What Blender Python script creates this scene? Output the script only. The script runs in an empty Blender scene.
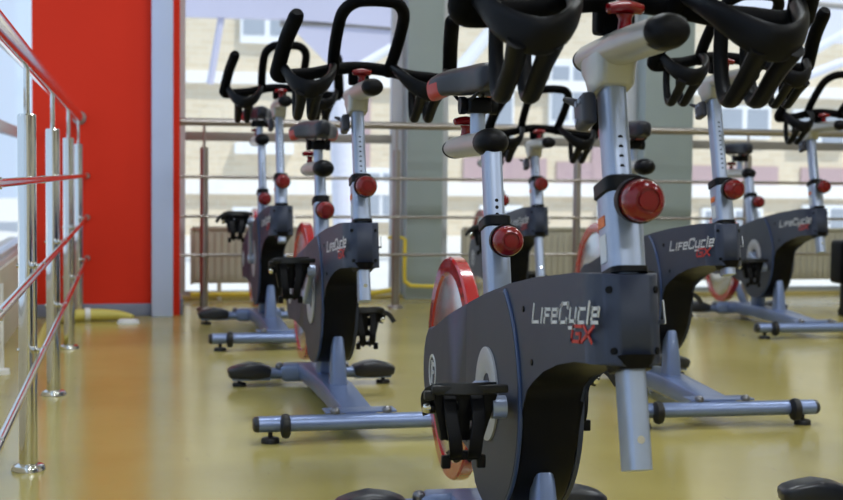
import bpy, bmesh, math, random
from mathutils import Vector, Matrix
random.seed(7)
S = bpy.context.scene
COL = S.collection
V = Vector

# ------------------------------------------------------------------ materials
def mat(name, col, rough=.5, metal=0., coat=0., bump=None, var=None, spec=None):
    m = bpy.data.materials.new(name); m.use_nodes = True
    nt = m.node_tree; b = nt.nodes['Principled BSDF']
    b.inputs['Base Color'].default_value = (*col, 1)
    b.inputs['Roughness'].default_value = rough
    b.inputs['Metallic'].default_value = metal
    b.inputs['Coat Weight'].default_value = coat
    if spec is not None: b.inputs['Specular IOR Level'].default_value = spec
    tc = nt.nodes.new('ShaderNodeTexCoord')
    if var:                                   # gentle colour variation: (scale, amount)
        n = nt.nodes.new('ShaderNodeTexNoise'); n.inputs['Scale'].default_value = var[0]
        n.inputs['Detail'].default_value = 4
        r = nt.nodes.new('ShaderNodeMapRange')
        r.inputs['To Min'].default_value = 1 - var[1]; r.inputs['To Max'].default_value = 1 + var[1]
        mx = nt.nodes.new('ShaderNodeVectorMath'); mx.operation = 'SCALE'
        mx.inputs[0].default_value = col
        nt.links.new(tc.outputs['Object'], n.inputs['Vector'])
        nt.links.new(n.outputs['Fac'], r.inputs['Value'])
        nt.links.new(r.outputs['Result'], mx.inputs['Scale'])
        nt.links.new(mx.outputs['Vector'], b.inputs['Base Color'])
    if bump:                                  # (scale, strength)
        n2 = nt.nodes.new('ShaderNodeTexNoise'); n2.inputs['Scale'].default_value = bump[0]
        n2.inputs['Detail'].default_value = 3
        bp = nt.nodes.new('ShaderNodeBump'); bp.inputs['Strength'].default_value = bump[1]
        bp.inputs['Distance'].default_value = .002
        nt.links.new(tc.outputs['Object'], n2.inputs['Vector'])
        nt.links.new(n2.outputs['Fac'], bp.inputs['Height'])
        nt.links.new(bp.outputs['Normal'], b.inputs['Normal'])
    return m

M = {}
M['silver'] = mat('silver_paint', (.185, .245, .43), .36, .4, .15, var=(30, .04))
M['alu'] = mat('brushed_aluminium', (.37, .43, .58), .34, .55, var=(40, .05))
M['cast'] = mat('satin_casting', (.43, .43, .41), .35, .35, .2, var=(25, .05))
M['boltm'] = mat('dark_zinc_bolt', (.20, .20, .22), .3, .9, var=(40, .08))
M['chrome'] = mat('chrome', (.75, .75, .74), .12, 1., var=(20, .03))
M['brown_steel'] = mat('brushed_steel', (.42, .38, .36), .3, .9, var=(25, .05))
M['railred'] = mat('polished_steel_rail', (.78, .76, .75), .1, 1., var=(15, .03))
M['shroud'] = mat('charcoal_plastic', (.032, .041, .074), .45, 0, 0, bump=(900, .12), var=(12, .06), spec=.35)
M['disc'] = mat('charcoal_disc', (.037, .045, .072), .47, 0, 0, bump=(900, .12), var=(12, .06), spec=.35)
M['edgeblue'] = mat('bluish_edge', (.03, .06, .16), .35, 0, .2, var=(20, .05))
M['black'] = mat('black_plastic', (.0025, .0025, .004), .42, bump=(600, .15), var=(20, .1), spec=.16)
M['rubber'] = mat('black_rubber', (.003, .003, .004), .5, bump=(500, .2), var=(20, .1))
M['grip'] = mat('grip_foam', (.002, .002, .0026), .6, bump=(1400, .35), var=(60, .12), spec=.06)
M['pod'] = mat('foot_cover_plastic', (.012, .014, .022), .38, 0, .15, var=(20, .06))
M['red'] = mat('red_gloss_paint', (.52, .010, .016), .18, 0, .9, var=(15, .06))
M['redknob'] = mat('red_knob_plastic', (.19, .003, .006), .22, 0, .25, var=(40, .08), spec=.4)
M['redtext'] = mat('red_print', (.55, .02, .015), .4, var=(50, .05))
M['whitetext'] = mat('silver_print', (.72, .74, .78), .35, .2, var=(50, .03))
M['ring'] = mat('light_grey_ring', (.42, .42, .45), .4, 0, .1, var=(30, .05))
M['orange'] = mat('orange_label', (.72, .16, .03), .5, var=(40, .05))
M['paper'] = mat('white_label', (.68, .70, .74), .5, var=(40, .05))
M['seat'] = mat('saddle_vinyl', (.010, .011, .019), .36, 0, 0, bump=(700, .3), var=(30, .1), spec=.35)
M['seatred'] = mat('saddle_red', (.42, .020, .015), .45, var=(30, .08))
M['bracket'] = mat('bracket_plastic', (.035, .036, .052), .45, var=(30, .08))
M['flysteel'] = mat('flywheel_steel', (.72, .70, .68), .22, .9, var=(10, .05))
M['redwall'] = mat('red_wall_paint', (.74, .034, .012), .7, bump=(60, .1), var=(2, .05), spec=.2)
M['skirt'] = mat('grey_skirting', (.22, .24, .33), .5, var=(8, .06))
M['pilaster'] = mat('pale_pilaster_paint', (.54, .61, .84), .5, var=(6, .04))
M['frame'] = mat('pale_frame_paint', (.62, .64, .70), .45, var=(6, .04))
M['column'] = mat('greenish_grey_column', (.33, .39, .40), .5, var=(5, .05))
M['transom'] = mat('taupe_transom', (.30, .28, .26), .45, .2, var=(8, .06))
M['wall'] = mat('cream_wall_paint', (.74, .70, .60), .6, var=(3, .04))
M['ceil'] = mat('ceiling_paint', (.80, .80, .78), .7, var=(3, .03))
M['sill'] = mat('white_sill', (.80, .81, .84), .35, var=(6, .03))
M['rad'] = mat('radiator_enamel', (.52, .49, .40), .4, var=(6, .05))
M['hose'] = mat('pale_yellow_hose', (.66, .56, .13), .5, var=(15, .08))
M['yellow'] = mat('yellow_pipe_paint', (.80, .62, .06), .4, 0, .2, var=(20, .06))
M['kerb'] = mat('yellow_kerb', (.60, .47, .17), .45, var=(6, .10))
M['whiteplastic'] = mat('white_plastic', (.85, .85, .84), .4, var=(20, .03))

def floor_mat():
    m = mat('yellow_glossy_floor', (.36, .285, .095), .16, 0, 0)
    nt = m.node_tree; b = nt.nodes['Principled BSDF']
    tc = nt.nodes.new('ShaderNodeTexCoord')
    n = nt.nodes.new('ShaderNodeTexNoise'); n.inputs['Scale'].default_value = 1.6; n.inputs['Detail'].default_value = 6
    cr = nt.nodes.new('ShaderNodeValToRGB')
    cr.color_ramp.elements[0].position = .3; cr.color_ramp.elements[0].color = (.41, .335, .095, 1)
    cr.color_ramp.elements[1].position = .7; cr.color_ramp.elements[1].color = (.49, .41, .135, 1)
    nt.links.new(tc.outputs['Object'], n.inputs['Vector']); nt.links.new(n.outputs['Fac'], cr.inputs['Fac'])
    # scuff marks
    w = nt.nodes.new('ShaderNodeTexNoise'); w.inputs['Scale'].default_value = 14; w.inputs['Detail'].default_value = 8
    mp = nt.nodes.new('ShaderNodeMapping'); mp.inputs['Scale'].default_value = (3, .6, 1)
    nt.links.new(tc.outputs['Object'], mp.inputs['Vector']); nt.links.new(mp.outputs['Vector'], w.inputs['Vector'])
    r = nt.nodes.new('ShaderNodeMapRange'); r.inputs['From Min'].default_value = .68; r.inputs['From Max'].default_value = .80
    r.inputs['To Min'].default_value = 0; r.inputs['To Max'].default_value = .45
    nt.links.new(w.outputs['Fac'], r.inputs['Value'])
    mx = nt.nodes.new('ShaderNodeMix'); mx.data_type = 'RGBA'
    mx.inputs['B'].default_value = (.16, .12, .06, 1)
    nt.links.new(r.outputs['Result'], mx.inputs['Factor']); nt.links.new(cr.outputs['Color'], mx.inputs['A'])
    nt.links.new(mx.outputs['Result'], b.inputs['Base Color'])
    rr = nt.nodes.new('ShaderNodeMapRange'); rr.inputs['To Min'].default_value = .13; rr.inputs['To Max'].default_value = .27
    nt.links.new(n.outputs['Fac'], rr.inputs['Value']); nt.links.new(rr.outputs['Result'], b.inputs['Roughness'])
    n3 = nt.nodes.new('ShaderNodeTexNoise'); n3.inputs['Scale'].default_value = 5; n3.inputs['Detail'].default_value = 2
    bp = nt.nodes.new('ShaderNodeBump'); bp.inputs['Strength'].default_value = .22; bp.inputs['Distance'].default_value = .004
    nt.links.new(tc.outputs['Object'], n3.inputs['Vector']); nt.links.new(n3.outputs['Fac'], bp.inputs['Height'])
    nt.links.new(bp.outputs['Normal'], b.inputs['Normal'])
    return m
M['floor'] = floor_mat()

def brick_mat():
    m = mat('beige_brick', (.7, .6, .4), .8)
    nt = m.node_tree; b = nt.nodes['Principled BSDF']
    tc = nt.nodes.new('ShaderNodeTexCoord')
    mp = nt.nodes.new('ShaderNodeMapping'); mp.inputs['Rotation'].default_value = (math.pi/2, 0, 0)
    br = nt.nodes.new('ShaderNodeTexBrick')
    br.inputs['Color1'].default_value = (.66, .56, .41, 1); br.inputs['Color2'].default_value = (.74, .64, .49, 1)
    br.inputs['Mortar'].default_value = (.72, .66, .55, 1)
    br.inputs['Scale'].default_value = 1; br.inputs['Brick Width'].default_value = .26; br.inputs['Row Height'].default_value = .085
    br.inputs['Mortar Size'].default_value = .008
    nt.links.new(tc.outputs['Object'], mp.inputs['Vector']); nt.links.new(mp.outputs['Vector'], br.inputs['Vector'])
    nt.links.new(br.outputs['Color'], b.inputs['Base Color'])
    return m
M['brick'] = brick_mat()
M['ledge'] = mat('white_stone_band', (.86, .85, .84), .7, var=(3, .04))
M['winframe'] = mat('white_window_frame', (.86, .88, .92), .5, var=(3, .03))
M['winglass'] = mat('dark_window_glass', (.36, .40, .47), .25, var=(1, .15))
M['pink'] = mat('mauve_panel', (.48, .35, .37), .7, var=(2, .08))
M['lav'] = mat('lavender_metal', (.56, .56, .72), .5, .1, var=(2, .06))
M['lavw'] = mat('pale_lavender_sheet', (.74, .75, .86), .5, var=(2, .05))
M['ground'] = mat('pale_paving', (.72, .71, .69), .8, var=(1.5, .07))

def glass_mat():
    m = bpy.data.materials.new('window_pane_glass'); m.use_nodes = True
    nt = m.node_tree; nt.nodes.remove(nt.nodes['Principled BSDF'])
    out = nt.nodes['Material Output']
    t = nt.nodes.new('ShaderNodeBsdfTransparent'); t.inputs['Color'].default_value = (.94, .96, .97, 1)
    g = nt.nodes.new('ShaderNodeBsdfGlossy'); g.inputs['Roughness'].default_value = .02
    mx = nt.nodes.new('ShaderNodeMixShader')
    mx.inputs['Fac'].default_value = .05
    nt.links.new(t.outputs[0], mx.inputs[1]); nt.links.new(g.outputs[0], mx.inputs[2])
    nt.links.new(mx.outputs[0], out.inputs['Surface'])
    return m
M['glass'] = glass_mat()

# ------------------------------------------------------------------ mesh helpers
class MB:
    """collects shapes into one mesh"""
    def __init__(self): self.bm = bmesh.new()
    def box(self, c, s, bevel=0., rot=None, seg=2, mi=0):
        r = bmesh.ops.create_cube(self.bm, size=1)
        vs = r['verts']
        for v in vs:
            p = V((v.co.x*s[0], v.co.y*s[1], v.co.z*s[2]))
            if rot: p = rot @ p
            v.co = p + V(c)
        fs = set(f for v in vs for f in v.link_faces)
        for f in fs: f.material_index = mi
        if bevel > 0:
            es = list(set(e for v in vs for e in v.link_edges))
            bmesh.ops.bevel(self.bm, geom=es, offset=bevel, segments=seg, profile=.6, affect='EDGES', clamp_overlap=True, material=-1)
        return self
    def sweep(self, path, rad, up=None, n=12, closed=False, cap=True, sec=None, mi=0, smooth=0, flat=False):
        """tube along a path; rad: number, or (side, up) pair, or list of either; sec: unit outline"""
        P = [V(p) for p in path]
        if smooth and len(P) > 2:
            P, rad = catmull(P, rad, smooth, closed)
        k = len(P)
        R = rad if isinstance(rad, list) else [rad]*k
        R = [(r, r) if not isinstance(r, (tuple, list)) else r for r in R]
        if sec is None: sec = [(math.cos(2*math.pi*i/n), math.sin(2*math.pi*i/n)) for i in range(n)]
        n = len(sec)
        T = []
        for i in range(k):
            if closed: t = P[(i+1) % k] - P[i-1]
            else: t = P[min(i+1, k-1)] - P[max(i-1, 0)]
            T.append(t.normalized())
        if up is None:
            a = V((0, 0, 1)) if abs(T[0].z) < .9 else V((1, 0, 0))
            U = (a - T[0]*a.dot(T[0])).normalized(); Us = [U]
            for i in range(1, k):
                q = T[i-1].rotation_difference(T[i]); U = q @ U
                U = (U - T[i]*U.dot(T[i])).normalized(); Us.append(U)
        else:
            u = V(up); Us = [(u - t*u.dot(t)).normalized() for t in T]
        rings = []
        for i in range(k):
            sd = T[i].cross(Us[i])
            rings.append([self.bm.verts.new(P[i] + sd*(c*R[i][0]) + Us[i]*(s*R[i][1])) for c, s in sec])
        for i in range(k if closed else k-1):
            A, B = rings[i], rings[(i+1) % k]
            for j in range(n):
                f = self.bm.faces.new((A[j], A[(j+1) % n], B[(j+1) % n], B[j])); f.smooth = not flat; f.material_index = mi
        if cap and not closed:
            for rg in (list(reversed(rings[0])), rings[-1]):
                f = self.bm.faces.new(rg); f.material_index = mi
        return self
    def lathe(self, prof, o, ax, n=24, mi=0, flat=False, squash=None):
        """prof: (radius, height along ax); o: origin; squash: (a,b) radial factors"""
        ax = V(ax).normalized(); a = V((0, 0, 1)) if abs(ax.z) < .9 else V((0, 1, 0))
        u = (a - ax*a.dot(ax)).normalized(); w = ax.cross(u); o = V(o)
        sq = squash or (1, 1)
        rings = []
        for r, h in prof:
            if r < 1e-6: rings.append([self.bm.verts.new(o + ax*h)])
            else: rings.append([self.bm.verts.new(o + ax*h + w*(r*sq[0]*math.cos(2*math.pi*i/n)) + u*(r*sq[1]*math.sin(2*math.pi*i/n))) for i in range(n)])
        for A, B in zip(rings, rings[1:]):
            for j in range(n):
                q = (j+1) % n
                if len(A) == 1 and len(B) == 1: continue
                if len(A) == 1: f = self.bm.faces.new((A[0], B[q], B[j]))
                elif len(B) == 1: f = self.bm.faces.new((A[j], A[q], B[0]))
                else: f = self.bm.faces.new((A[j], A[q], B[q], B[j]))
                f.smooth = not flat; f.material_index = mi
        return self
    def prism(self, pts, y0, y1, axis='y', bevel=0., mi=0):
        """outline in the x-z plane extruded along y"""
        A = [self.bm.verts.new((x, y0, z)) for x, z in pts]; B = [self.bm.verts.new((x, y1, z)) for x, z in pts]
        k = len(pts); fs = []
        f = self.bm.faces.new(A); fs.append(f); f = self.bm.faces.new(list(reversed(B))); fs.append(f)
        rim = []
        for i in range(k):
            g = self.bm.faces.new((A[i], B[i], B[(i+1) % k], A[(i+1) % k])); g.smooth = True; rim.append(g)
        for g in fs + rim: g.material_index = mi
        if bevel:
            es = [e for f in fs for e in f.edges]
            bmesh.ops.bevel(self.bm, geom=es, offset=bevel, segments=3, profile=.5, affect='EDGES', clamp_overlap=True)
        return self
    def build(self, name, m, parent=None, loc=None, autosmooth=True, sharp=38):
        bmesh.ops.recalc_face_normals(self.bm, faces=self.bm.faces)
        me = bpy.data.meshes.new(name); 
        if autosmooth:
            for f in self.bm.faces: f.smooth = True
            for e in self.bm.edges:
                if len(e.link_faces) == 2 and e.calc_face_angle(0) > math.radians(sharp): e.smooth = False
        self.bm.to_mesh(me); self.bm.free()
        for x in (m if isinstance(m, (list, tuple)) else [m]): me.materials.append(x)
        o = bpy.data.objects.new(name, me); COL.objects.link(o)
        if parent: o.parent = parent
        if loc: o.location = loc
        return o

def catmull(P, rad, s, closed=False):
    k = len(P); out = []; ro = [] if isinstance(rad, list) else rad
    def lerp(a, b, t):
        if isinstance(a, (tuple, list)): return tuple(x+(y-x)*t for x, y in zip(a, b))
        return a+(b-a)*t
    for i in range(k if closed else k-1):
        p1, p2 = P[i], P[(i+1) % k]
        p0 = P[i-1] if (closed or i > 0) else p1*2-p2
        p3 = P[(i+2) % k] if (closed or i+2 < k) else p2*2-p1
        for j in range(s):
            t = j/s
            out.append(.5*((2*p1)+(p2-p0)*t+(2*p0-5*p1+4*p2-p3)*t*t+(3*p1-p0-3*p2+p3)*t**3))
            if isinstance(rad, list): ro.append(lerp(rad[i], rad[(i+1) % k], t))
    if not closed:
        out.append(P[-1])
        if isinstance(rad, list): ro.append(rad[-1])
    return out, ro

def rrect(p=.35, n=4):
    """rounded-square unit outline"""
    pts = []
    for q in range(4):
        cx, cy = [(1-p, 1-p), (p-1, 1-p), (p-1, p-1), (1-p, p-1)][q]
        for i in range(n+1):
            a = q*math.pi/2 + i/n*math.pi/2
            pts.append((cx+p*math.cos(a), cy+p*math.sin(a)))
    return pts
RR = rrect(.45, 3)
RS = rrect(.2, 2)

def empty(name, loc=(0, 0, 0), rz=0.):
    o = bpy.data.objects.new(name, None); COL.objects.link(o); o.empty_display_size = .1
    o.location = loc; o.rotation_euler = (0, 0, rz); return o
def tag(o, label=None, cat=None, group=None, kind=None):
    if label: o['label'] = label
    if cat: o['category'] = cat
    if group: o['group'] = group
    if kind: o['kind'] = kind
    return o

# ------------------------------------------------------------------ stroke lettering
GL = {  # strokes on a 0..1 (w) x 0..1 (h) cell; lower case use .68 height
 'L': (.62, [[(0, 1), (0, 0), (.62, 0)]]),
 'i': (.12, [[(.06, 0), (.06, .60)]]),
 'I': (.12, [[(.06, 0), (.06, .72)]]),
 'F': (.46, [[(0, 0), (0, .72), (.46, .72)], [(0, .38), (.38, .38)]]),
 'e': (.52, [[(0, .36), (.5, .36), (.5, .70), (0, .70), (0, 0), (.5, 0)]]),
 'C': (.66, [[(.64, .80), (.64, 1), (.12, 1), (0, .86), (0, .1), (.1, 0), (.64, 0), (.64, .16)]]),
 'y': (.52, [[(0, .70), (0, .06), (.5, .06)], [(.5, .70), (.5, -.3), (.04, -.3)]]),
 'c': (.46, [[(.46, .70), (0, .70), (0, 0), (.46, 0)]]),
 'l': (.10, [[(.05, 1), (.05, 0)]]),
 'G': (.72, [[(.72, 1), (.1, 1), (0, .88), (0, .12), (.1, 0), (.72, 0), (.72, .5), (.36, .5)]]),
 'X': (.78, [[(0, 1), (.78, 0)], [(0, 0), (.78, 1)]]),
}
def lettering(mb, text, x0, z0, h, y, side, th, wscale=1., slant=.16, slope=0., mi=0, gap=.17, depth=.0012):
    """flat raised stroke letters on a y = const face; side -1 reads on the right-hand face"""
    cx = 0.
    for ch in text:
        if ch == ' ': cx += .4; continue
        w, st = GL[ch]
        for s in st:
            for (a, b), (c, d) in zip(s, s[1:]):
                def P(u, v):
                    X = (cx+u+slant*v)*h*wscale; Z = v*h
                    return V((X, 0, Z + X*slope))
                p, q = P(a, b), P(c, d)
                L = (q-p).length; dr = (q-p).normalized(); nr = V((-dr.z, 0, dr.x))
                p = p-dr*th*.5; q = q+dr*th*.5
                quad = [p-nr*th*.5, q-nr*th*.5, q+nr*th*.5, p+nr*th*.5]
                lo, hi = [], []
                for v in quad:
                    X = x0 + v.x if side < 0 else x0 - v.x
                    lo.append(mb.bm.verts.new((X, y, z0+v.z if side < 0 else z0+v.z-2*v.x*slope)))
                    hi.append(mb.bm.verts.new((X, y+side*depth, z0+v.z if side < 0 else z0+v.z-2*v.x*slope)))
                fs = [mb.bm.faces.new(lo), mb.bm.faces.new(hi)]
                for i in range(4): fs.append(mb.bm.faces.new((lo[i], lo[(i+1) % 4], hi[(i+1) % 4], hi[i])))
                for f in fs: f.material_index = mi
        cx += w+gap
    return cx*h*wscale

# ------------------------------------------------------------------ the indoor bike (x forward, y to the rider's left)
AXD = V((-.24, 0, .971)).normalized()           # slide direction of both posts
CR = V((-.525, 0, .315))                        # crank axis
def fpost(z): return V((.012-(z-.53)*.265, 0, z))
def spost(z): return V((-.70-(z-.53)*.247, 0, z))

def arc(cx, cz, r, a0, a1, n):
    return [(cx+r*math.cos(math.radians(a0+(a1-a0)*i/n)), cz+r*math.sin(math.radians(a0+(a1-a0)*i/n))) for i in range(n+1)]

def t_knob(o):
    """red T-shaped clamp handle: stem plus winged head"""
    mb = MB(); o = V(o)
    mb.lathe([(.0, 0), (.012, 0), (.010, .006), (.0085, .018), (.012, .024)], o, (0, 0, 1), 14)
    pts = [o+V((0, y, .030+.004*math.cos(y*60))) for y in (-.025, -.022, -.012, 0, .012, .022, .025)]
    mb.sweep(pts, [(.004, .004), (.009, .007), (.011, .008), (.012, .009), (.011, .008), (.009, .007), (.004, .004)], up=(0, 0, 1), n=12)
    return mb

def pin_knob(c):
    """round red pull knob on a black base, pointing forward; c = centre of the knob"""
    o = V(c)-V((.058, 0, 0))
    base = MB().lathe([(0, -.012), (.012, -.012), (.012, .026), (.023, .026), (.028, .032), (.0292, .050), (0, .051)], o, (1, 0, 0), 24)
    red = MB().lathe([(.0, .0435), (.0255, .0435), (.0265, .050), (.0265, .062), (.025, .070), (.021, .076), (.0155, .079), (.015, .0765), (.0115, .0765), (.011, .080), (.0, .081)], o, (1, 0, 0), 28)
    return base, red

def make_bike():
    root = empty('exercise_bike')
    G = {}                                       # which objects move with the bars / the saddle
    bars, sad = [], []
    # ---- frame: centre beam with the two stays
    f = MB()
    beam = [(.03, 0, .047), (-.10, 0, .050), (-.35, 0, .058), (-.60, 0, .054), (-.90, 0, .044)]
    f.sweep(beam, [(.041, .022), (.041, .024), (.043, .027), (.043, .026), (.048, .024)], up=(0, 0, 1), sec=RS)
    f.build('centre_beam', M['silver'], root)
    f = MB()
    f.sweep([(-.352, 0, .070), (-.358, 0, .14), (-.366, 0, .205), (-.370, 0, .232)], [(.025, .030), (.021, .028), (.016, .020), (.010, .010)], up=(1, 0, 0), sec=RR)
    f.build('front_stay', M['silver'], root)
    MB().sweep([(-.60, 0, .068), (-.575, 0, .20)], (.027, .03), up=(1, 0, 0), sec=RR).build('rear_stay', M['silver'], root)
    # yoke carrying the flywheel axle
    f = MB()
    for s in (1,):
        f.sweep([(-.82, s*.026, .060), (-.95, s*.034, .16), (-1.06, s*.034, .285)], (.006, .016), up=(0, s, 0), sec=RS)
    f.build('flywheel_fork', M['silver'], root)
    # ---- front stabiliser
    f = MB().sweep([(.036, -.262, .047), (.036, .262, .047)], (.026, .020), up=(0, 0, 1), n=20)
    fs = f.build('front_stabiliser', M['silver'], root)
    f = MB()
    f.box((.0, 0, .0705), (.062, .185, .005), .002)
    f.build('mounting_plate', M['silver'], fs)
    for s in (-1, 1):
        MB().lathe([(0, .010), (.007, .009), (.012, .004), (.013, 0), (.013, -.006), (0, -.006)], (.026, s*.067, .0735), (0, 0, 1), 16).build('bolt', M['boltm'], fs)
        MB().lathe([(.0, .010), (.015, .010), (.020, .006), (.0215, .0), (.0215, -.006), (0, -.006)], (.036, s*.266, .047), (0, s, 0), 20, squash=(1.2, .93)).build('end_cap', M['pod'], fs)
        MB().lathe([(0, -.011), (.023, -.011), (.029, -.008), (.0315, 0), (.029, .008), (.023, .011), (.010, .013), (0, .013)], (.062, s*.197, .046), (0, s, 0), 24).build('transport_wheel', M['rubber'], fs)
        ft = MB().lathe([(0, .03), (.006, .03), (.006, .014), (.020, .013), (.023, .009), (.023, .0), (0, .0)], (.036, s*.232, 0), (0, 0, 1), 20)
        ft.build('levelling_foot', M['rubber'], fs)
    # ---- rear stabiliser
    rs = MB().sweep([(-.88, -.24, .038), (-.88, .24, .038)], (.024, .018), up=(0, 0, 1), n=20).build('rear_stabiliser', M['silver'], root)
    MB().sweep([(-.88, -.10, .039), (-.88, -.085, .041), (-.88, .085, .041), (-.88, .10, .039)], [(.026, .021), (.033, .028), (.033, .028), (.026, .021)], up=(0, 0, 1), sec=RR).build('joint_sleeve', M['silver'], rs)
    for s in (-1, 1):
        MB().lathe([(0, .010), (.007, .009), (.012, .004), (.013, 0), (.013, -.006), (0, -.006)], (-.875, s*.105, .063), (0, 0, 1), 16).build('bolt', M['boltm'], rs)
        p = MB()
        ys = [.135, .140, .165, .20, .235, .255, .264, .268]
        hs = [(.030, .015), (.033, .018), (.035, .024), (.036, .027), (.036, .022), (.034, .018), (.028, .014), (.016, .008)]
        zc = [.042, .043, .046, .048, .045, .042, .040, .039]
        p.sweep([(-.88, s*y, z) for y, z in zip(ys, zc)], hs, up=(0, 0, 1), sec=RR)
        p.build('foot_cover', M['pod'], rs)
        MB().box((-.88, s*.195, .023), (.05, .12, .008), .002).build('under_strip', M['silver'], rs)
        MB().lathe([(0, .026), (.006, .026), (.006, .011), (.020, .010), (.022, .007), (.022, .0), (0, .0)], (-.88, s*.232, 0), (0, 0, 1), 20).build('levelling_foot', M['rubber'], rs)
    # ---- shroud
    top = [(.046, .552), (.03, .553), (-.057, .548), (-.134, .540), (-.262, .527), (-.41, .507), (-.566, .480), (-.70, .453), (-.80, .428), (-.90, .400)]
    nose = arc(-1.015, .285, .090, 70, 262, 9)
    bot = [(-.95, .205), (-.86, .208), (-.79, .200), (-.72, .183)]
    low = [(x, CR.z+(z-CR.z)*.94) for x, z in arc(CR.x, CR.z, .203, 222, 345, 11)]
    und = [(-.318, .300), (-.315, .335), (-.298, .360), (-.262, .379), (-.20, .397), (-.126, .417), (-.05, .431), (.0, .436), (.03, .438), (.067, .440)]
    prof = top + nose + bot + low + und
    s = MB(); HW = .047
    s.prism(prof, -HW, HW, bevel=.007)
    for f in s.bm.faces:
        c = f.calc_center_median(); n = f.normal
        f.normal_update(); n = f.normal
        if abs(n.y) < .55 and c.x > -.62 and ((c.z < .30 and c.x > -.5) or (c.z < .45 and c.x < .055 and c.x > -.33 and n.z < .3) or c.z < .13): f.material_index = 1
    for px in (-.02, -.005, .008, .018, .026, .032, .036, .040, .043):
        g = s.bm.verts[:]+s.bm.edges[:]+s.bm.faces[:]
        bmesh.ops.bisect_plane(s.bm, geom=g, plane_co=(px, 0, .552), plane_no=(1, 0, .19))
    for px in (-.72, -.80, -.86, -.95):
        g = s.bm.verts[:]+s.bm.edges[:]+s.bm.faces[:]
        bmesh.ops.bisect_plane(s.bm, geom=g, plane_co=(px, 0, 0), plane_no=(1, 0, 0))
    for v in s.bm.verts:
        xx = v.co.x+(v.co.z-.552)*.19            # the head leans with its post
        if xx > -.02:
            t = min(1, (xx+.02)/.073); v.co.y *= math.sqrt(max(.02, 1-t*t))
        if v.co.x < -.72:                        # the rear is only a guard on the right of the flywheel
            t = min(1, (-.72-v.co.x)/.14); t = t*t*(3-2*t)
            lo = -.058*t + -HW*(1-t); hi = -.034*t + HW*(1-t)
            v.co.y = lo + (hi-lo)*(v.co.y+HW)/(2*HW)
    sh = s.build('shroud', [M['shroud'], M['black']], root, sharp=62)
    # collar ring at the head, top and bottom
    MB().sweep([fpost(.548), fpost(.555)], (.0248, .0345), up=(1, 0, 0), sec=RR).build('head_collar', M['black'], sh)
    MB().sweep([fpost(.430), fpost(.446)], [(.0215, .030), (.026, .037)], up=(1, 0, 0), sec=RR).build('head_lower_collar', M['black'], sh)
    for sd in (-1, 1):
        y = sd*HW
        # raised side panel ending in the big arc round the crank, with its bluish edge
        def topz(x):
            q = sorted(top+nose[:2])
            for (x0, z0), (x1, z1) in zip(q, q[1:]):
                if x0 <= x <= x1: return z0+(z1-z0)*(x-x0)/(x1-x0)
            return .3
        ar = [p for p in [(x, CR.z+(z-CR.z)*(.93 if z < CR.z else 1)) for x, z in arc(CR.x, CR.z, .203, -118, 80, 44)] if p[1] < topz(p[0])-.006]
        x1 = ar[-1][0]
        pan = ar + [(x, topz(x)-.008) for x in [x1-(x1+.70)*t/8 for t in range(1, 9)]] + [(-.70, .40), (-.70, .20)] + [(x, CR.z+(z-CR.z)*.93) for x, z in arc(CR.x, CR.z, .196, 215, 240, 4)]
        MB().prism(pan, y-sd*.002, y+sd*.0055, bevel=.002).build('crank_disc', M['disc'], sh)
        if sd < 0: MB().sweep([(CR.x+(px-CR.x)*1.008, y+sd*.0015, CR.z+(pz-CR.z)*1.008) for px, pz in ar], (.0028, .0035), up=(0, 1, 0), n=8).build('disc_edge', M['edgeblue'], sh)
        MB().lathe([(.078, .006), (.078, .0095), (.074, .011), (.042, .011), (.038, .0085), (.034, .007)], (CR.x, y, CR.z), (0, sd, 0), 48).build('light_ring', M['ring'], sh)
        for x, z in ((-.315, .476), (-.262, .402), (-.70, .415), (.040, .533), (.057, .458)):
            xx = x+(z-.552)*.19; k = 1 if xx < -.02 else math.sqrt(max(.02, 1-((xx+.02)/.073)**2))
            MB().lathe([(0, .0022), (.0045, .0022), (.005, 0), (0, -.002)], (x, y*k, z), (0 if x < 0 else 1.0, sd, 0), 14).build('screw', M['black'], sh)
        lt = MB(); x0 = -.262 if sd < 0 else .03
        lettering(lt, 'LIFeCycle', x0, .462 if sd < 0 else .491, .025, y, sd, .0046, 2.06, slope=.10, gap=.26)
        lt.build('lettering', M['whitetext'], sh)['label'] = 'silver LifeCycle lettering'
        lt = MB()
        lettering(lt, 'GX', -.062 if sd < 0 else -.085, .457 if sd < 0 else .457, .0200, y, sd, .0044, 2.6, slope=.10, gap=.2)
        lt.build('lettering', M['redtext'], sh)['label'] = 'red GX lettering'
    # flywheel-guard badge: ring with a stroke inside
    b = MB(); b.lathe([(.036, 0), (.036, .002), (.031, .002), (.031, 0)], (-.995, -.0578, .285), (0, -1, 0), 32)
    for z0, z1, xx in ((.262, .308, 0),):
        b.box((-1.0, -.059, .285), (.009, .002, .046), 0); b.box((-.988, -.059, .302), (.028, .002, .007), 0); b.box((-.992, -.059, .286), (.020, .002, .007), 0)
    b.build('badge', M['whitetext'], sh)
    # ---- flywheel
    fw = MB()
    C = V((-1.06, .0, .284))
    fw.lathe([(.198, -.015), (.226, -.015), (.230, -.011), (.230, .011), (.226, .015), (.198, .015), (.195, .010), (.195, -.010), (.198, -.015)], C, (0, 1, 0), 72)
    fl = fw.build('flywheel', M['red'], root)
    MB().lathe([(.197, -.009), (.190, -.012), (.06, -.012), (.055, -.016), (.03, -.018), (.0, -.018)], C, (0, 1, 0), 64).lathe(
        [(.197, .009), (.190, .012), (.06, .012), (.055, .016), (.03, .018), (.0, .018)], C, (0, 1, 0), 64).build('wheel_disc', M['flysteel'], fl)
    MB().lathe([(0, -.042), (.012, -.042), (.012, .042), (0, .042)], C, (0, 1, 0), 16).build('axle', M['chrome'], fl)
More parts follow.
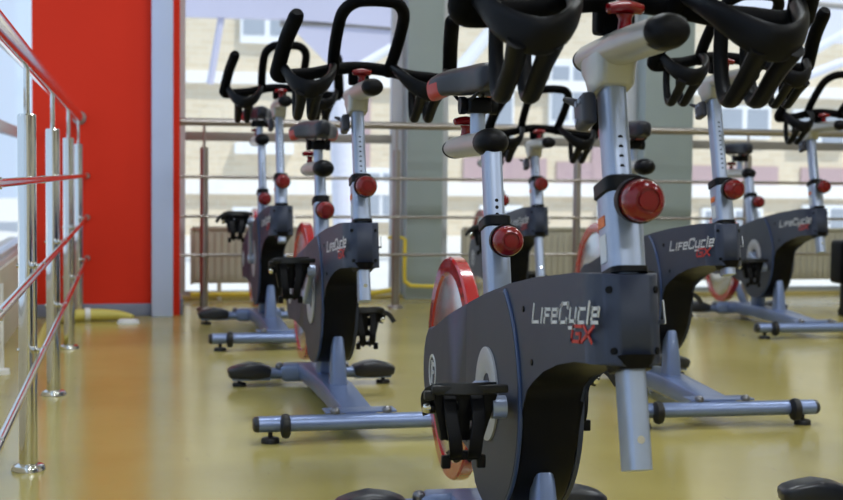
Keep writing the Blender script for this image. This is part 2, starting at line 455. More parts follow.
    # ---- cranks and pedals (built about the crank axis / pedal spindle so they can be turned)
    for sd in (-1, 1):
        c = MB()
        c.lathe([(0, .0), (.022, .0), (.022, .024), (.017, .030), (0, .030)], (0, sd*.050, 0), (0, sd, 0), 20)
        c.sweep([(0, sd*.070, 0), (.04, sd*.070, 0), (.13, sd*.072, 0), (.168, sd*.074, 0)], [(.018, .008), (.015, .008), (.013, .008), (.016, .009)], up=(0, 1, 0), sec=RR)
        c.lathe([(0, -.010), (.018, -.010), (.018, .012), (0, .012)], (.168, sd*.074, 0), (0, sd, 0), 20)
        ca = c.build('crank_arm', M['alu'], root, loc=CR); ca['side'] = sd
        p = MB(); o0 = .022
        sp = lambda o: sd*o
        # spindle, body frame hanging with the toe cage down
        p.lathe([(0, 0), (.007, 0), (.007, .1), (0, .1)], (0, sp(.0), 0), (0, sd, 0), 12)
        for z, o0, o1 in ((.020, .010, .106), (-.010, .020, .100), (-.040, .034, .090)): p.box((0, sp((o0+o1)/2), z), (.026, o1-o0, .018), .004)
        for oa, ob in ((.018, .040), (.060, .062), (.100, .086)): p.sweep([(0, sp(oa), .024), (0, sp(ob), -.046)], (.010, .013), up=(1, 0, 0), sec=RS)
        p.lathe([(0, -.006), (.008, -.006), (.008, .004), (0, .006)], (0, sp(.108), 0), (0, sd, 0), 10)
        pd = p.build('pedal', M['black'], root); pd['side'] = sd
        g = MB()
        for o, w in ((.042, .060), (.084, .068)):
            g.sweep([(.012, sp(o), .02), (.030, sp(o), -.01), (.042, sp(w-.012 if o < .06 else w+.012), -.045), (.036, sp(.050 if o < .06 else .078), -.068), (.012, sp(.048 if o < .06 else .080), -.072)], (.010, .003), up=(1, 0, 0), sec=RS, smooth=4)
        g.box((.026, sp(.064), -.068), (.022, .046, .012), .003)
        g.box((.03, sp(.038), -.077), (.012, .014, .020), .003); g.box((.03, sp(.092), -.077), (.012, .014, .020), .003)
        g.build('toe_cage', M['black'], pd)
        g = MB()
        g.sweep([(.016, sp(.012), .032), (.030, sp(.03), .034), (.036, sp(.064), .034), (.030, sp(.10), .034), (.010, sp(.118), .022), (-.012, sp(.112), -.01)], (.009, .002), up=(1, 0, .3), sec=RS, smooth=4)
        g.box((.026, sp(.118), .024), (.012, .016, .014), .003)
        g.box((.030, sp(.056), .033), (.012, .118, .013), .004)
        g.build('strap', M['rubber'], pd)
        g = MB().sweep([(.020, sp(.10), .030), (.030, sp(.13), .02), (.034, sp(.148), -.004)], (.007, .0018), up=(1, 0, 0), sec=RS, smooth=4)
        g.build('strap_tail', M['rubber'], pd)
        MB().lathe([(0, 0), (.009, 0), (.010, .005), (.008, .011), (0, .012)], (0, sp(.112), .002), (0, sd, 0), 14).build('spindle_cap', M['chrome'], pd)
    # ---- front post
    fp = MB().sweep([fpost(.553), fpost(.655)], (.0225, .032), up=(1, 0, 0), sec=RR).build('handlebar_sleeve', M['alu'], root)
    MB().sweep([fpost(.648), fpost(.651), fpost(.667), fpost(.670)], [(.022, .03), (.0255, .036), (.0255, .036), (.022, .03)], up=(1, 0, 0), sec=RR).build('collar', M['black'], fp)
    q = fpost(.615)+V((-.006, -.0232, 0)); R = Matrix.Rotation(-.242, 3, 'Y')
    MB().box(q, (.026, .0012, .014), 0, R).build('warning_label', M['orange'], fp)
    MB().box(q+V((.01, 0, -.034)), (.024, .0012, .036), 0, R).build('instruction_label', M['paper'], fp)
    kb, kr = pin_knob((.072, 0, .645))
    kbo = kb.build('adjustment_knob', M['black'], root); kr.build('knob_grip', M['redknob'], kbo)
    it = MB().sweep([fpost(.311), fpost(.800)], (.0150, .0235), up=(1, 0, 0), sec=RR); itb = it.build('handlebar_post', M['alu'], root); bars.append(itb)
    h = MB()
    for i in range(11):
        z = .600+i*.0125
        h.lathe([(0, .0008), (.0034, .0008), (.0036, -.001), (0, -.001)], fpost(z)+V((.0235, 0, 0)), (1, 0, .24), 10)
    h.build('adjustment_holes', M['black'], itb)
    MB().lathe([(0, .0012), (.005, .0012), (.005, -.003), (0, -.003)], fpost(.352)+V((.0235, 0, 0)), (1, 0, .24), 12).build('stop_screw', M['chrome'], itb)
    # holder bracket on the right of the post, below the head
    c = fpost(.760)+V((-.026, -.029, 0))
    br = MB().box(c, (.046, .020, .044), .008, R, 3).build('bracket', M['bracket'], root); bars.append(br)
    MB().sweep([c+V((-.018, -.006, .012)), c+V((-.022, -.014, .015)), c+V((-.024, -.024, .018))], [(.008, .006), (.006, .005), (.003, .003)], up=(0, 0, 1), n=8).build('bracket_lever', M['bracket'], br)
    k = MB()
    for dx, dz in ((-.008, .010), (.006, .014), (-.006, -.013)):
        k.lathe([(0, .002), (.004, .002), (.004, -.001), (0, -.001)], c+V((dx, -.0100, dz)), (0, -1, 0), 10)
    k.build('screw', M['alu'], br)
    # slider head
    top = fpost(.80)
    hd = MB().sweep([fpost(.786), fpost(.789), fpost(.808), fpost(.822), fpost(.838)], [(.022, .030), (.0245, .034), (.026, .040), (.028, .052), (.026, .060)], up=(1, 0, 0), sec=RR)
    hdo = hd.build('handlebar_head', M['cast'], root); bars.append(hdo)
    sl = MB().sweep([(-.150, 0, .835), (-.13, 0, .837), (.0, 0, .840), (.140, 0, .842)], [(.024, .017), (.027, .020), (.028, .022), (.027, .021)], up=(0, 0, 1), n=24)
    slo = sl.build('handlebar_slider', M['cast'], root); bars.append(slo)
    MB().lathe([(0, .030), (.010, .029), (.018, .026), (.0228, .019), (.0248, .009), (.0252, -.006), (0, -.006)], (.140, 0, .842), (1, 0, 0), 24, squash=(1.06, .86)).build('end_cap', M['black'], slo)
    MB().lathe([(0, .008), (.02, .007), (.0245, .003), (.0245, -.004), (0, -.004)], (-.150, 0, .835), (-1, 0, 0), 24, squash=(1.02, .74)).build('rear_cap', M['black'], slo)
    tk = t_knob((-.005, 0, .856)).build('clamp_knob', M['redknob'], root); bars.append(tk)
    # handlebar: cross bar with horns, aero loop and bottle cages
    zb = .884
    cl = MB().box((-.052, 0, zb-.003), (.030, .052, .045), .008, seg=3)
    cb = cl.sweep([(.186, -.190, zb+.128), (.172, -.191, zb+.116), (.10, -.205, zb+.070), (.050, -.216, zb+.015), (.030, -.218, zb-.008), (.018, -.200, zb-.012), (.010, -.165, zb-.008), (.0, -.125, zb-.002), (-.018, -.075, zb+.010), (-.036, -.035, zb+.017), (-.042, 0, zb+.019),
                  (-.036, .035, zb+.017), (-.018, .075, zb+.010), (.0, .125, zb-.002), (.010, .165, zb-.008), (.018, .200, zb-.012), (.030, .218, zb-.008), (.050, .216, zb+.015), (.10, .205, zb+.070), (.172, .191, zb+.116), (.186, .190, zb+.128)],
                 [.013]+[.0188]*4+[.0175]*2+[.0155]*7+[.0175]*2+[.0188]*4+[.013], n=14, smooth=4)
    hb = cb.build('handlebar', M['grip'], root); bars.append(hb)
    lp = MB().sweep([(-.022, -.070, zb+.004), (.020, -.076, zb+.040), (.09, -.079, zb+.092), (.15, -.075, zb+.134), (.188, -.052, zb+.155), (.198, -.02, zb+.160), (.198, .02, zb+.160), (.188, .052, zb+.155), (.15, .075, zb+.134), (.09, .079, zb+.092), (.020, .076, zb+.040), (-.022, .070, zb+.004)], .0152, n=14, smooth=5)
    lp.build('aero_loop', M['grip'], hb)
    for s in (-1, 1):
        g = MB()
        g.sweep([(.040, s*.212, zb+.010), (.062, s*.204, zb+.002), (.102, s*.188, zb-.030), (.126, s*.160, zb-.048), (.128, s*.134, zb-.048), (.106, s*.106, zb-.030), (.062, s*.086, zb-.002), (.010, s*.076, zb+.020)],
                [(.012, .010), (.010, .015), (.009, .020), (.009, .023), (.009, .023), (.009, .020), (.010, .015), (.010, .010)], up=(.35, 0, 1), n=12, smooth=5)
        for y in (.167, .131):
            g.sweep([(.122, s*(y+(.004 if y > .14 else -.002)), zb-.055), (.085, s*y, zb-.078), (.045, s*y, zb-.104), (.025, s*y, zb-.113), (.006, s*y, zb-.102), (-.008, s*y, zb-.064), (-.008, s*y, zb-.014)],
                    [(.014, .012), (.013, .010), (.012, .0095), (.0115, .009), (.011, .009), (.010, .008), (.010, .009)], n=10, smooth=5)
        g.build('bottle_cage', M['black'], hb)
    # ---- seat post
    ss = MB().sweep([spost(.44), spost(.590)], (.0215, .031), up=(1, 0, 0), sec=RR).build('seat_sleeve', M['alu'], root)
    MB().sweep([spost(.582), spost(.585), spost(.600), spost(.603)], [(.021, .03), (.0245, .035), (.0245, .035), (.021, .03)], up=(1, 0, 0), sec=RR).build('collar', M['black'], ss)
    kb, kr = pin_knob((-.612, 0, .566))
    kbo = kb.build('adjustment_knob', M['black'], root); kr.build('knob_grip', M['redknob'], kbo)
    sp_ = MB().sweep([spost(.45), spost(.735)], (.0160, .0245), up=(1, 0, 0), sec=RR).build('seat_post', M['alu'], root); sad.append(sp_)
    h = MB()
    for i in range(9):
        h.lathe([(0, .0008), (.0034, .0008), (.0036, -.001), (0, -.001)], spost(.535+i*.0125)+V((.0245, 0, 0)), (1, 0, .24), 10)
    h.build('adjustment_holes', M['black'], sp_)
    zs = .738
    sl = MB().sweep([(-1.08, 0, zs-.002), (-1.05, 0, zs), (-.90, 0, zs+.002), (-.755, 0, zs+.002)], [(.025, .018), (.0285, .022), (.029, .023), (.028, .022)], up=(0, 0, 1), n=24)
    slo = sl.build('seat_slider', M['cast'], root); sad.append(slo)
    MB().lathe([(0, .040), (.012, .039), (.022, .033), (.029, .022), (.032, .008), (.032, -.010), (0, -.010)], (-.755, 0, zs+.002), (1, 0, 0), 24, squash=(1.0, .82)).build('end_cap', M['black'], slo)
    MB().lathe([(0, .008), (.024, .006), (.0275, 0), (.0275, -.005), (0, -.005)], (-1.08, 0, zs-.002), (-1, 0, 0), 24, squash=(1.0, .74)).build('rear_cap', M['black'], slo)
    tk = t_knob((-.975, 0, zs+.018)).build('clamp_knob', M['redknob'], root); sad.append(tk)
    MB().lathe([(0, 0), (.0145, 0), (.0145, .055), (0, .055)], (-.865, 0, zs+.018), (0, 0, 1), 18).build('seat_pillar', M['alu'], slo)
    cl = MB().box((-.865, 0, zs+.075), (.05, .046, .030), .007, seg=3)
    for s in (-1, 1):
        cl.lathe([(0, -.010), (.014, -.010), (.017, -.004), (.017, .006), (0, .008)], (-.865, s*.030, zs+.075), (0, s, 0), 16)
        cl.sweep([(-.965, s*.030, zs+.108), (-.93, s*.024, zs+.090), (-.865, s*.020, zs+.084), (-.80, s*.018, zs+.092), (-.775, s*.012, zs+.106)], .0035, n=8, smooth=4)
    clo = cl.build('seat_clamp', M['black'], root); sad.append(clo)
    # saddle: lofted sections
    sb = MB(); N = 22
    st = [(-1.035, .034, .122, .030), (-1.025, .062, .126, .050), (-1.00, .078, .131, .064), (-.965, .081, .134, .066), (-.925, .072, .136, .060), (-.885, .052, .135, .052), (-.85, .038, .134, .050), (-.81, .030, .134, .050), (-.775, .027, .132, .047), (-.755, .022, .129, .038), (-.745, .012, .123, .022)]
    rings = []
    for x, w, zt, th in st:
        rg = []
        for i in range(N):
            a = 2*math.pi*i/N; c, s_ = math.cos(a), math.sin(a)
            y = w*math.copysign(abs(c)**.75, c)
            if s_ >= 0: z = zs+zt+.018*s_**.8 - .012*(abs(c)**2)*(w/.078) - .004*math.exp(-(c*4)**2)*(1 if x < -.85 else 0)
            else: z = zs+zt-.012*(abs(c)**2)*(w/.078) - th*abs(s_)**.7 + (.040*math.exp(-(c*1.5)**2) if x < -.9 else .012*math.exp(-(c*1.6)**2))
            rg.append(sb.bm.verts.new((x, y, z)))
        rings.append(rg)
    for A, B in zip(rings, rings[1:]):
        for j in range(N): sb.bm.faces.new((A[j], A[(j+1) % N], B[(j+1) % N], B[j]))
    sb.bm.faces.new(rings[0]); sb.bm.faces.new(list(reversed(rings[-1])))
    for f in sb.bm.faces:
        c = f.calc_center_median()
        if abs(c.y) > .046 and c.x < -.93 and c.z < zs+.128 - (c.x+1.0)*.2: f.material_index = 1
    sd_ = sb.build('saddle', [M['seat'], M['seatred']], root); sad.append(sd_)
    m = sd_.modifiers.new('sub', 'SUBSURF'); m.levels = 1; m.render_levels = 2
    return root, bars, sad

proto, BARS, SAD = make_bike()
for o in BARS: o['m'] = 'bars'
for o in SAD: o['m'] = 'sad'

def copy_tree(o, parent=None):
    c = o.copy(); COL.objects.link(c)
    if parent: c.parent = parent
    for ch in o.children: copy_tree(ch, c)
    return c
def pose(root, X, Y, th, bar_dz, seat_dz, crank, pedal=(0, 0), fore=(0, 0)):
    root.location = (X, Y, 0); root.rotation_euler = (0, 0, th-math.pi/2)
    ca = math.radians(crank)
    for ch in root.children:
        n = ch.name.split('.')[0]
        if ch.get('m') == 'bars': ch.location = AXD*(bar_dz/AXD.z)
        elif ch.get('m') == 'sad': ch.location = AXD*(seat_dz/AXD.z)
        if n in ('handlebar', 'handlebar_slider') or (n == 'clamp_knob' and ch.get('m') == 'bars'): ch.location.x += fore[0]
        if n in ('saddle', 'seat_clamp', 'seat_slider'): ch.location.x += fore[1]
        if n in ('crank_arm', 'pedal'):
            sd = ch['side']; a = ca if sd < 0 else ca+math.pi
            if n == 'crank_arm': ch.location = CR; ch.rotation_euler = (0, -a, 0)
            else:
                ch.location = CR + V((.168*math.cos(a), sd*.070, .168*math.sin(a)))
                ch.rotation_euler = (0, math.radians(pedal[0 if sd < 0 else 1]), 0)

GRP = 'indoor cycling bikes in rows'
BIKES = [  # X, Y, heading, bar height, seat height, crank angle, pedal tilt, label
 (.2575, 1.702, .1765, 0, 0, 2, (0, 0), 'large grey spin bike nearest the camera, handlebars cut off by the top edge'),
 (-.1551, 3.4033, .2202, .044, -.049, 31, (4, 0), 'grey spin bike whose whole base is visible, between the nearest bike and the red wall'),
 (-.5409, 5.1257, .2170, .102, .082, 72, (0, 0), 'small distant grey spin bike standing closest to the red wall and pale pilaster'),
 (.8211, 3.6470, .1888, .102, -.032, 15, (0, 0), 'grey spin bike right behind the nearest one, its two-wheeled front stabiliser in clear view'),
 (1.6768, 5.6853, .1511, .055, -.040, -14, (0, 0), 'distant grey spin bike in front of the radiator at the far right'),
 (.4599, 5.3597, .1594, -.036, .0, 40, (0, 0), 'distant grey spin bike mostly hidden behind the closest bike, seen between its two posts'),
 (.966, 1.765, -.03, .03, 0, 20, (0, 0), 'spin bike beyond the lower right corner, only one black rear foot cover visible'),
]
FORE = {1: (.01, .08), 2: (.01, .03), 3: (.025, .13), 4: (.07, 0), 5: (.02, 0)}   # how far bars and saddle are slid forward
roots = [proto]+[copy_tree(proto) for _ in BIKES[1:]]
for r, (X, Y, th, bd, sdz, cr, pt, lab) in zip(roots, BIKES):
    r.rotation_mode = 'XYZ'
    pose(r, X, Y, th, bd, sdz, cr, pt, FORE.get(roots.index(r), (0, 0))); tag(r, lab, 'exercise bike', GRP)
def drop(o):
    for c in list(o.children): drop(c)
    bpy.data.objects.remove(o)
for r in roots[:2]:                              # no loose strap end on the near-side pedal of the first two
    for ch in r.children:
        if ch.name.startswith('pedal') and ch['side'] < 0:
            for g in list(ch.children):
                if g.name.startswith('strap_tail'): drop(g)
# the nearest bike stands a touch lower at the back; its rear feet are screwed in to suit
TILT = .007
roots[0].rotation_euler = (0, -TILT, BIKES[0][2]-math.pi/2)
for ch in roots[0].children:
    if ch.name.startswith('rear_stabiliser'):
        for g in ch.children:
            if g.name.startswith('levelling_foot'): g.location.z += .88*TILT
for o in bpy.data.objects:
    for k in ('m', 'side'):
        if k in o: del o[k]

# ------------------------------------------------------------------ the room (v to the right, u away from the camera)
TH = math.radians(12.4)
RM = Matrix.Rotation(TH, 4, 'Z')
def room(o): o.matrix_world = RM @ o.matrix_world; return o
def rp(v, u, z): return RM @ V((v, u, z))
def rbox(name, c, s, m, parent=None, bevel=0.):
    """box in room axes; geometry about its own centre"""
    mb = MB().box((0, 0, 0), s, bevel)
    o = mb.build(name, m, parent)
    if parent: o.location = c
    else: o.location = rp(*c); o.rotation_euler = (0, 0, TH)
    return o
def rempty(name, c): return empty(name, rp(*c), TH)
def struct(o): o['kind'] = 'structure'; return o
VL, VR, UB, UF, HC = -.43, 7.0, -5.0, 7.17, 3.3
UW = 6.40                                         # red wall plane
# floor and ceiling
struct(rbox('floor', ((VL+VR)/2-.1, (UB+UF)/2, -.05), (VR-VL+.4, UF-UB+.3, .1), M['floor']))
struct(rbox('ceiling', ((VL+VR)/2, (UB+UF)/2, HC+.06), (VR-VL+.6, UF-UB+.7, .12), M['ceil']))
struct(rbox('wall_right', (VR+.1, (UB+UF)/2, HC/2), (.2, UF-UB+.4, HC), M['wall']))
struct(rbox('wall_back', ((VL+VR)/2, UB-.1, HC/2), (VR-VL+.4, .2, HC), M['wall']))
# red wall block at the left end of the window front
VE = .238
struct(rbox('wall_red', ((VL+VE)/2, (UW+UF+.1)/2, HC/2), (VE-VL, UF+.1-UW, HC), M['redwall']))
struct(rbox('baseboard_red', ((VL+VE-.12)/2, UW-.008, .029), (VE-.12-VL, .016, .058), M['skirt'], bevel=.004))
struct(rbox('baseboard_end', (VE+.008, (UW+UF)/2-.02, .038), (.016, UF-UW-.06, .076), M['skirt'], bevel=.004))
struct(rbox('trim_1', (VE-.082, UW-.035, HC/2), (.098, .07, HC), M['pilaster'], bevel=.006))
# left wall: windows over a low parapet
VW = -.50; UL = 7.9                                # left window plane, running on past the red wall
struct(rbox('wall_left', (VW-.065, (UB+UL)/2, .15), (.19, UL-UB, .30), M['wall']))
struct(rbox('wall_left_head', (VW-.05, (UB+UL)/2, 2.98), (.2, UL-UB, .64), M['wall']))
struct(rbox('trim_sill', (VW-.03, (UB+UL)/2, .312), (.10, UL-UB, .026), M['sill'], bevel=.005))
def window(name, axis, a0, a1, pos, z0, z1, tr=.87, thick=.06):
    """framed window with a transom; axis 'u': runs along u at v=pos, 'v': runs along v at u=pos"""
    w = abs(a1-a0); mid = (a0+a1)/2; c = (pos, mid, 0) if axis == 'u' else (mid, pos, 0)
    r = struct(rempty(name, c))
    def b(nm, along, z, l, h, t, m):
        s = (t, l, h) if axis == 'u' else (l, t, h); p = (0, along, z) if axis == 'u' else (along, 0, z)
        return rbox(nm, p, s, m, r, .004 if nm != 'pane' else 0)
    fr = M['frame']
    b('jamb', -w/2+.03, (z0+z1)/2, .06, z1-z0, thick, fr); b('jamb', w/2-.03, (z0+z1)/2, .06, z1-z0, thick, fr)
    b('head', 0, z1-.03, w-.12, .06, thick, fr); b('bottom_rail', 0, z0+.012, w-.12, .024, thick, fr)
    b('transom', 0, tr, w-.12, .048, thick, M['transom'] if axis == 'v' else fr)
    b('pane', 0, (z0+.024+tr-.024)/2, w-.12, tr-.024-z0-.024, .008, M['glass'])
    b('pane', 0, (tr+.024+z1-.06)/2, w-.12, z1-.06-tr-.024, .008, M['glass'])
    return r
us = [UB+.02, -2.4, .0, 2.40, 4.90, UL-.02]
for i in range(5): window('window_%d' % (i+1), 'u', us[i], us[i+1], VW, .326, 2.66, .85, .03)
# window front with columns
cols = [(1.475, 1.675), (2.84, 3.13), (4.28, 4.55), (5.72, 6.0)]
for i, (a, b) in enumerate(cols):
    struct(rbox('column_%d' % (i+1), ((a+b)/2, UF+.06, HC/2), (b-a, .26, HC), M['column'], bevel=.006))
sp = [VE]+[x for c in cols for x in c]+[VR]
for i in range(5): window('window_%d' % (i+6), 'v', sp[2*i], sp[2*i+1], UF+.09, .016, 2.7)
struct(rbox('trim_2', ((VE+VR)/2, UF+.1, 3.0), (VR-VE, .16, .6), M['wall']))
struct(rbox('trim_3', ((VE+VR)/2, UF+.05, .008), (VR-VE, .10, .018), M['kerb'], bevel=.005))

# ------------------------------------------------------------------ railings
ZR = (.655, .462, .272)
def railing(name, label, pts_posts, a0, a1, axis, fix, pm, rm, flange):
    r = rempty(name, (fix, (a0+a1)/2, 0) if axis == 'u' else ((a0+a1)/2, fix, 0))
    mid = (a0+a1)/2
    L = lambda a, z, off=0: V((off, a-mid, z)) if axis == 'u' else V((a-mid, off, z))
    sgn = 1 if axis == 'u' else -1
    for a in pts_posts:
        p = MB()
        p.lathe([(0, .80), (.018, .80), (.0205, .797), (.0205, .012), (0, .012)], L(a, 0), (0, 0, 1), 24)
        po = p.build('post', pm, r)
        MB().lathe([(0, .016), (.024, .016), (.034, .012), (.038, .004), (.038, 0), (0, 0)], L(a, 0), (0, 0, 1), 28).build('base_flange', pm, po)
        MB().lathe([(0, 0), (.0068, 0), (.0068, .125), (0, .125)], L(a, .79), (0, 0, 1), 14).build('top_rod', pm, po)
        c = MB()
        for z in ZR:
            d = (sgn, 0, 0) if axis == 'u' else (0, sgn, 0)
            c.lathe([(0, -.024), (.005, -.024), (.005, .028), (.009, .030), (.009, .040), (0, .040)], L(a, z), d, 12)
        c.build('rail_clip', pm, po)
    MB().sweep([L(a0, .922), L(a1, .922)], .019 if axis == 'v' else .022, n=24).build('handrail', rm, r)
    for z in ZR: MB().sweep([L(a0, z, sgn*.034), L(a1, z, sgn*.034)], .0075, n=14).build('rail', rm, r)
    if flange:
        for z, rr, off in [(.922, .032, 0)]+[(z, .014, sgn*.034) for z in ZR]:
            MB().lathe([(0, -.012), (rr*.8, -.012), (rr, -.006), (rr, 0), (0, 0)], L(a1, z, off), (0, 1, 0) if axis == 'u' else (1, 0, 0), 24).build('wall_flange', M['brown_steel'], r)
    return tag(r, label, 'railing')
railing('railing', 'polished steel railing along the left window, ending at the red wall', (.98, 2.04, 3.10, 4.142, 5.232, 6.27), -1.0, UW, 'u', -.22, M['chrome'], M['railred'], True)
railing('railing', 'steel railing with thin rods in front of the window front and radiators', (.364, 1.323, 2.282, 3.24, 4.2, 5.16), VE, VR, 'v', 6.627, M['brown_steel'], M['brown_steel'], False)

# ------------------------------------------------------------------ radiators
def radiator(a, b, label):
    r = rempty('radiator', ((a+b)/2, UF-.055, 0)); w = b-a
    n = int(w/.035)
    m = MB().box((0, 0, .235), (w, .03, .285), .006)
    for i in range(n): m.box((-w/2+(i+.5)*w/n, -.019, .235), (w/n*.6, .012, .25), .004)
    m.build('panel', M['rad'], r)
    MB().box((0, -.004, .385), (w, .05, .016), .003).build('top_grille', M['rad'], r)
    for s in (-1, 1):
        MB().box((s*(w/2-.14), 0, .046), (.022, .024, .094), .003).build('foot', M['rad'], r)
        MB().box((s*(w/2+.004), 0, .235), (.012, .045, .295), .003).build('side_cover', M['rad'], r)
    return tag(r, label, 'radiator', 'panel radiators along the window front')
radiator(.33, 1.20, 'beige panel radiator below the window between red wall and left column')
radiator(1.80, 2.72, 'beige panel radiator below the window between the two grey columns')
radiator(3.20, 4.24, 'beige panel radiator below the window right of the second column')
# yellow heating pipe by the first column
r = rempty('heating_pipe', (1.46, UF-.11, 0))
MB().sweep([(0, 0, .33), (0, 0, .12), (.02, 0, .09), (.06, 0, .075), (.34, 0, .07)], .011, n=12, smooth=5).build('pipe', M['yellow'], r)
MB().sweep([(-.09, .02, .335), (-.03, .0, .34), (0, 0, .33)], .009, n=12).build('elbow', M['yellow'], r)
MB().lathe([(0, .06), (.013, .06), (.015, .05), (.013, .0), (0, 0)], (-.045, 0, .345), (0, 0, 1), 14).build('valve', M['redknob'], r)
tag(r, 'yellow heating pipe with red valve beside the left grey column', 'pipe')
r = rempty('floor_pipe', (.8, UF-.06, 0))
MB().sweep([(-.48, 0, .035), (.5, 0, .035), (.60, 0, .05)], .014, n=12).build('pipe', M['yellow'], r)
MB().lathe([(0, -.02), (.02, -.02), (.02, .02), (0, .02)], (.1, 0, .035), (1, 0, 0), 14).build('pipe_clip', M['whiteplastic'], r)
tag(r, 'yellow pipe running along the kerb under the left radiator', 'pipe')
# yellow hose at the foot of the red wall
h = rempty('hose', (-.20, 6.19, 0))
MB().sweep([(-.125, -1.55, .022), (-.13, -.9, .022), (-.13, -.35, .022), (-.105, -.10, .024), (-.03, -.004, .027), (.07, .012, .027), (.16, .004, .024), (.22, -.03, .018)], [.018, .019, .020, .023, .027, .027, .022, .012], n=14, smooth=6).build('hose_body', M['hose'], h)
MB().lathe([(0, -.012), (.030, -.012), (.030, .012), (0, .012)], (.02, .006, .030), (1, .1, 0), 18).build('hose_band', M['whiteplastic'], h)
tag(h, 'yellow hose with a white band lying at the foot of the red wall', 'hose')
p = MB().lathe([(0, .022), (.03, .020), (.04, .012), (.042, 0), (0, 0)], (0, 0, 0), (0, 0, 1), 20, squash=(1.2, .7)).build('plastic_disc', M['whiteplastic'])
p.location = rp(.0, UW-.33, 0.0); tag(p, 'small white plastic disc on the floor beside the yellow hose', 'disc')
# heating pipe foot under the left window
p = MB().lathe([(0, .30), (.012, .30), (.012, .02), (.03, .016), (.032, 0), (0, 0)], (0, 0, 0), (0, 0, 1), 16).build('riser_pipe', M['whiteplastic'])
p.location = rp(-.415, 4.6, 0); tag(p, 'white riser pipe with floor collar below the left window sill', 'pipe')
# black piece of equipment at the right edge
q = fl = None
e = empty('equipment_stand', (2.10, 6.58, 0), .15)
MB().box((.02, 0, .27), (.16, .14, .215), .022, seg=3).build('padded_block', M['black'], e)
MB().box((.035, 0, .100), (.10, .09, .16), .015, seg=3).build('column', M['black'], e)
MB().box((.045, 0, .02), (.12, .12, .04), .012, seg=3).build('base', M['black'], e)
tag(e, 'black padded block on a short black stand at the right picture edge', 'fitness equipment')

# ------------------------------------------------------------------ outside
UO = 20.
struct(rbox('ground', (4, 27.3, -.30), (60, 40, .1), M['ground']))
bld = rempty('building', (0, UO, 0))
rbox('brick_wall', (11.3, .5, 4), (24, 1, 8.6), M['brick'], bld)
def bpx(x, y):
    """building-plane coordinates (v, z) of a picture point, used to lay the facade out"""
    f, pit, rol, hc = 1336.17, .0557, .0110, .673
    a, b = x-421.5, y-250
    a, b = a*math.cos(rol)+b*math.sin(rol), -a*math.sin(rol)+b*math.cos(rol)
    d = V((a/f, math.cos(pit)-math.sin(pit)*b/f, -math.sin(pit)-math.cos(pit)*b/f))
    d = RM.inverted().to_3x3() @ d
    t = UO/d.y
    return d.x*t, hc+d.z*t
def facade(nm, x0, y0, x1, y1, m, t=.06, parent=None):
    v0, za = bpx(x0, (y0+y1)/2); v1, zb = bpx(x1, (y0+y1)/2); xm = (x0+x1)/2
    zt = bpx(xm, y0)[1]; zl = bpx(xm, y1)[1]
    return rbox(nm, ((v0+v1)/2, -t/2, (zt+zl)/2), (abs(v1-v0), t, zt-zl), m, parent or bld)
zt, zl = bpx(230, 72)[1], bpx(230, 84)[1]
rbox('stone_band', (11.3, -.06, (zt+zl)/2), (24, .12, zt-zl), M['ledge'], bld)
zt, zl = bpx(240, 180)[1], bpx(240, 194)[1]
rbox('stone_band', (11.3, -.06, (zt+zl)/2), (24, .12, zt-zl), M['ledge'], bld)
def bwin(x0, y0, x1, y1, n=2):
    w = facade('window', x0, y0, x1, y1, M['winframe'], .10)
    sx, sz = w.dimensions.x, w.dimensions.z
    me = w.data; xs = [v.co.x for v in me.vertices]; zs = [v.co.z for v in me.vertices]
    W, H = max(xs)-min(xs), max(zs)-min(zs)
    for i in range(n):
        g = MB().box((-W/2+W*(i+.5)/n, -.055, .02*H), (W/n*.78, .02, H*.76), 0).build('pane', M['winglass'], w)
    return w
bwin(240, -18, 294, 44)
bwin(345, -20, 405, 40)
facade('window_sill', 234, 143, 292, 154, M['winframe'], .2)
bwin(362, 168, 398, 222)
bwin(232, 207, 264, 262)
bwin(474, 92, 512, 150); bwin(478, 205, 520, 268)
bwin(716, 106, 768, 139)
bwin(548, 60, 590, 130); bwin(596, 205, 640, 260)
bwin(790, 110, 843, 150); bwin(700, 208, 760, 240); bwin(800, 205, 850, 240)
for a in ((463, 158, 546, 189), (556, 162, 592, 188), (592, 60, 604, 180), (690, 166, 777, 193), (800, 168, 850, 194), (362, 60, 370, 170), (540, 232, 600, 290)):
    facade('mauve_panel', *a, M['pink'], .04)
tag(bld, 'beige brick building with white windows seen through the glass front', 'building')
# canopy structure between the gym and the building
UC = 13.
cn = rempty('canopy', (0, UC, 0))
def cpx(x, y):
    v, z = bpx(x, y); k = UC/UO
    return v*k, .673+(z-.673)*k
def cpoly(nm, pts, m, t=.08):
    P = [cpx(*p) for p in pts]
    return MB().prism(P, -t/2, t/2).build(nm, m, cn)
def cbar(nm, p, q, r, m):
    (a, b), (c, d) = cpx(*p), cpx(*q)
    return MB().sweep([(a, 0, b), (c, 0, d)], r, n=10).build(nm, m, cn)
cpoly('fascia_board', [(150, -30), (700, -30), (700, -4), (418, 30), (290, 20), (150, 16)], M['lav'], .12)
cpoly('fascia_board', [(735, -30), (900, -30), (900, 45), (790, 42), (735, 26)], M['lavw'], .12)
cpoly('gusset_plate', [(286, 22), (408, 32), (352, 68), (330, 66)], M['lav'], .05)
cbar('lower_chord', (280, 24), (416, 28), .03, M['transom'])
cbar('strut', (222, 14), (210, 84), .035, M['lav'])
cbar('strut', (340, 64), (346, 260), .12, M['lavw'])
cbar('strut', (404, 40), (340, 78), .05, M['winframe'])
cbar('strut', (500, 20), (448, 84), .07, M['winframe'])
cbar('strut', (560, 20), (520, 80), .06, M['winframe'])
cbar('strut', (860, 22), (776, 70), .07, M['winframe'])
cbar('strut', (843, 62), (770, 90), .05, M['lavw'])
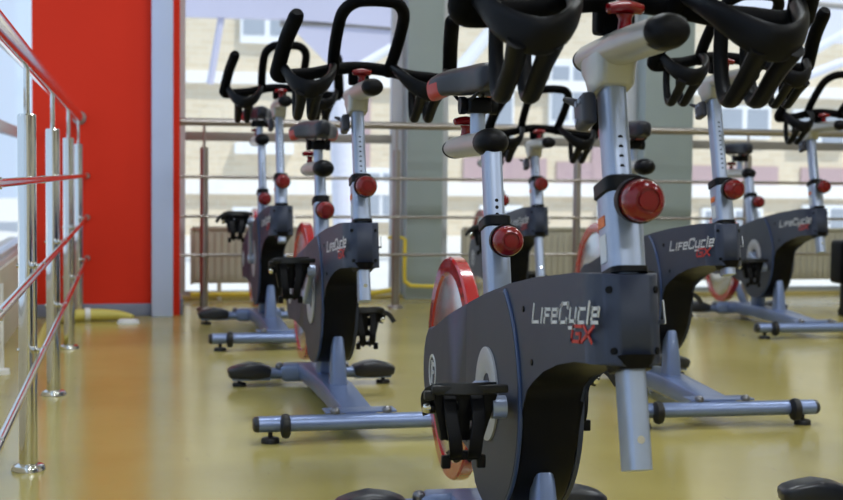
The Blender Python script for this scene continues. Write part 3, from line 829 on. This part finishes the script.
cbar('top_chord', (800, 4), (900, 12), .07, M['transom'])
for x in (346,):
    pass
tag(cn, 'lavender steel canopy with diagonal struts outside the glass front', 'canopy')

# ------------------------------------------------------------------ light
w = bpy.data.worlds.new('sky'); S.world = w; w.use_nodes = True
bg = w.node_tree.nodes['Background']; bg.inputs['Color'].default_value = (.62, .78, 1.0, 1); bg.inputs['Strength'].default_value = 1.15
def lamp(name, kind, loc, energy, col, **k):
    l = bpy.data.lights.new(name, kind); l.energy = energy; l.color = col
    for a, b in k.items(): setattr(l, a, b)
    o = bpy.data.objects.new(name, l); COL.objects.link(o); o.location = loc; return o
sun = lamp('sun', 'SUN', (0, 0, 10), 3.4, (1, .95, .86), angle=.02)
d = RM.to_3x3() @ V((-.36, .42, -.83))
sun.rotation_euler = d.to_track_quat('-Z', 'Y').to_euler()
for i, (v, u) in enumerate(((1.0, 1.0), (3.6, 1.0), (1.0, 4.2), (3.6, 4.2), (1.0, -2.2), (3.6, -2.2))):
    a = lamp('room_fill', 'AREA', rp(v, u, HC-.02), 38, (.88, .94, 1), shape='RECTANGLE', size=1.2, size_y=.3)  # added area fill, out of view under the ceiling, to brighten the interior
    a.rotation_euler = (0, 0, TH)

# ------------------------------------------------------------------ camera
cam = bpy.data.cameras.new('camera'); co = bpy.data.objects.new('camera', cam); COL.objects.link(co)
f, pit, rol = 1336.17, .0557, .0110
cam.sensor_width = 36; cam.lens = f/843*36
co.location = (0, 0, .673)
co.rotation_mode = 'QUATERNION'
q = Matrix.Rotation(math.pi/2-pit, 3, 'X') @ Matrix.Rotation(rol, 3, 'Z')
co.rotation_quaternion = q.to_quaternion()
cam.clip_start = .05
cam.dof.use_dof = True; cam.dof.focus_distance = 2.3; cam.dof.aperture_fstop = 7.
S.camera = co
S.view_settings.view_transform = 'Standard'; S.view_settings.look = 'None'
S.view_settings.exposure = 0.; S.view_settings.gamma = 1
S.cycles.use_denoising = True
S.cycles.max_bounces = 8; S.cycles.transparent_max_bounces = 12
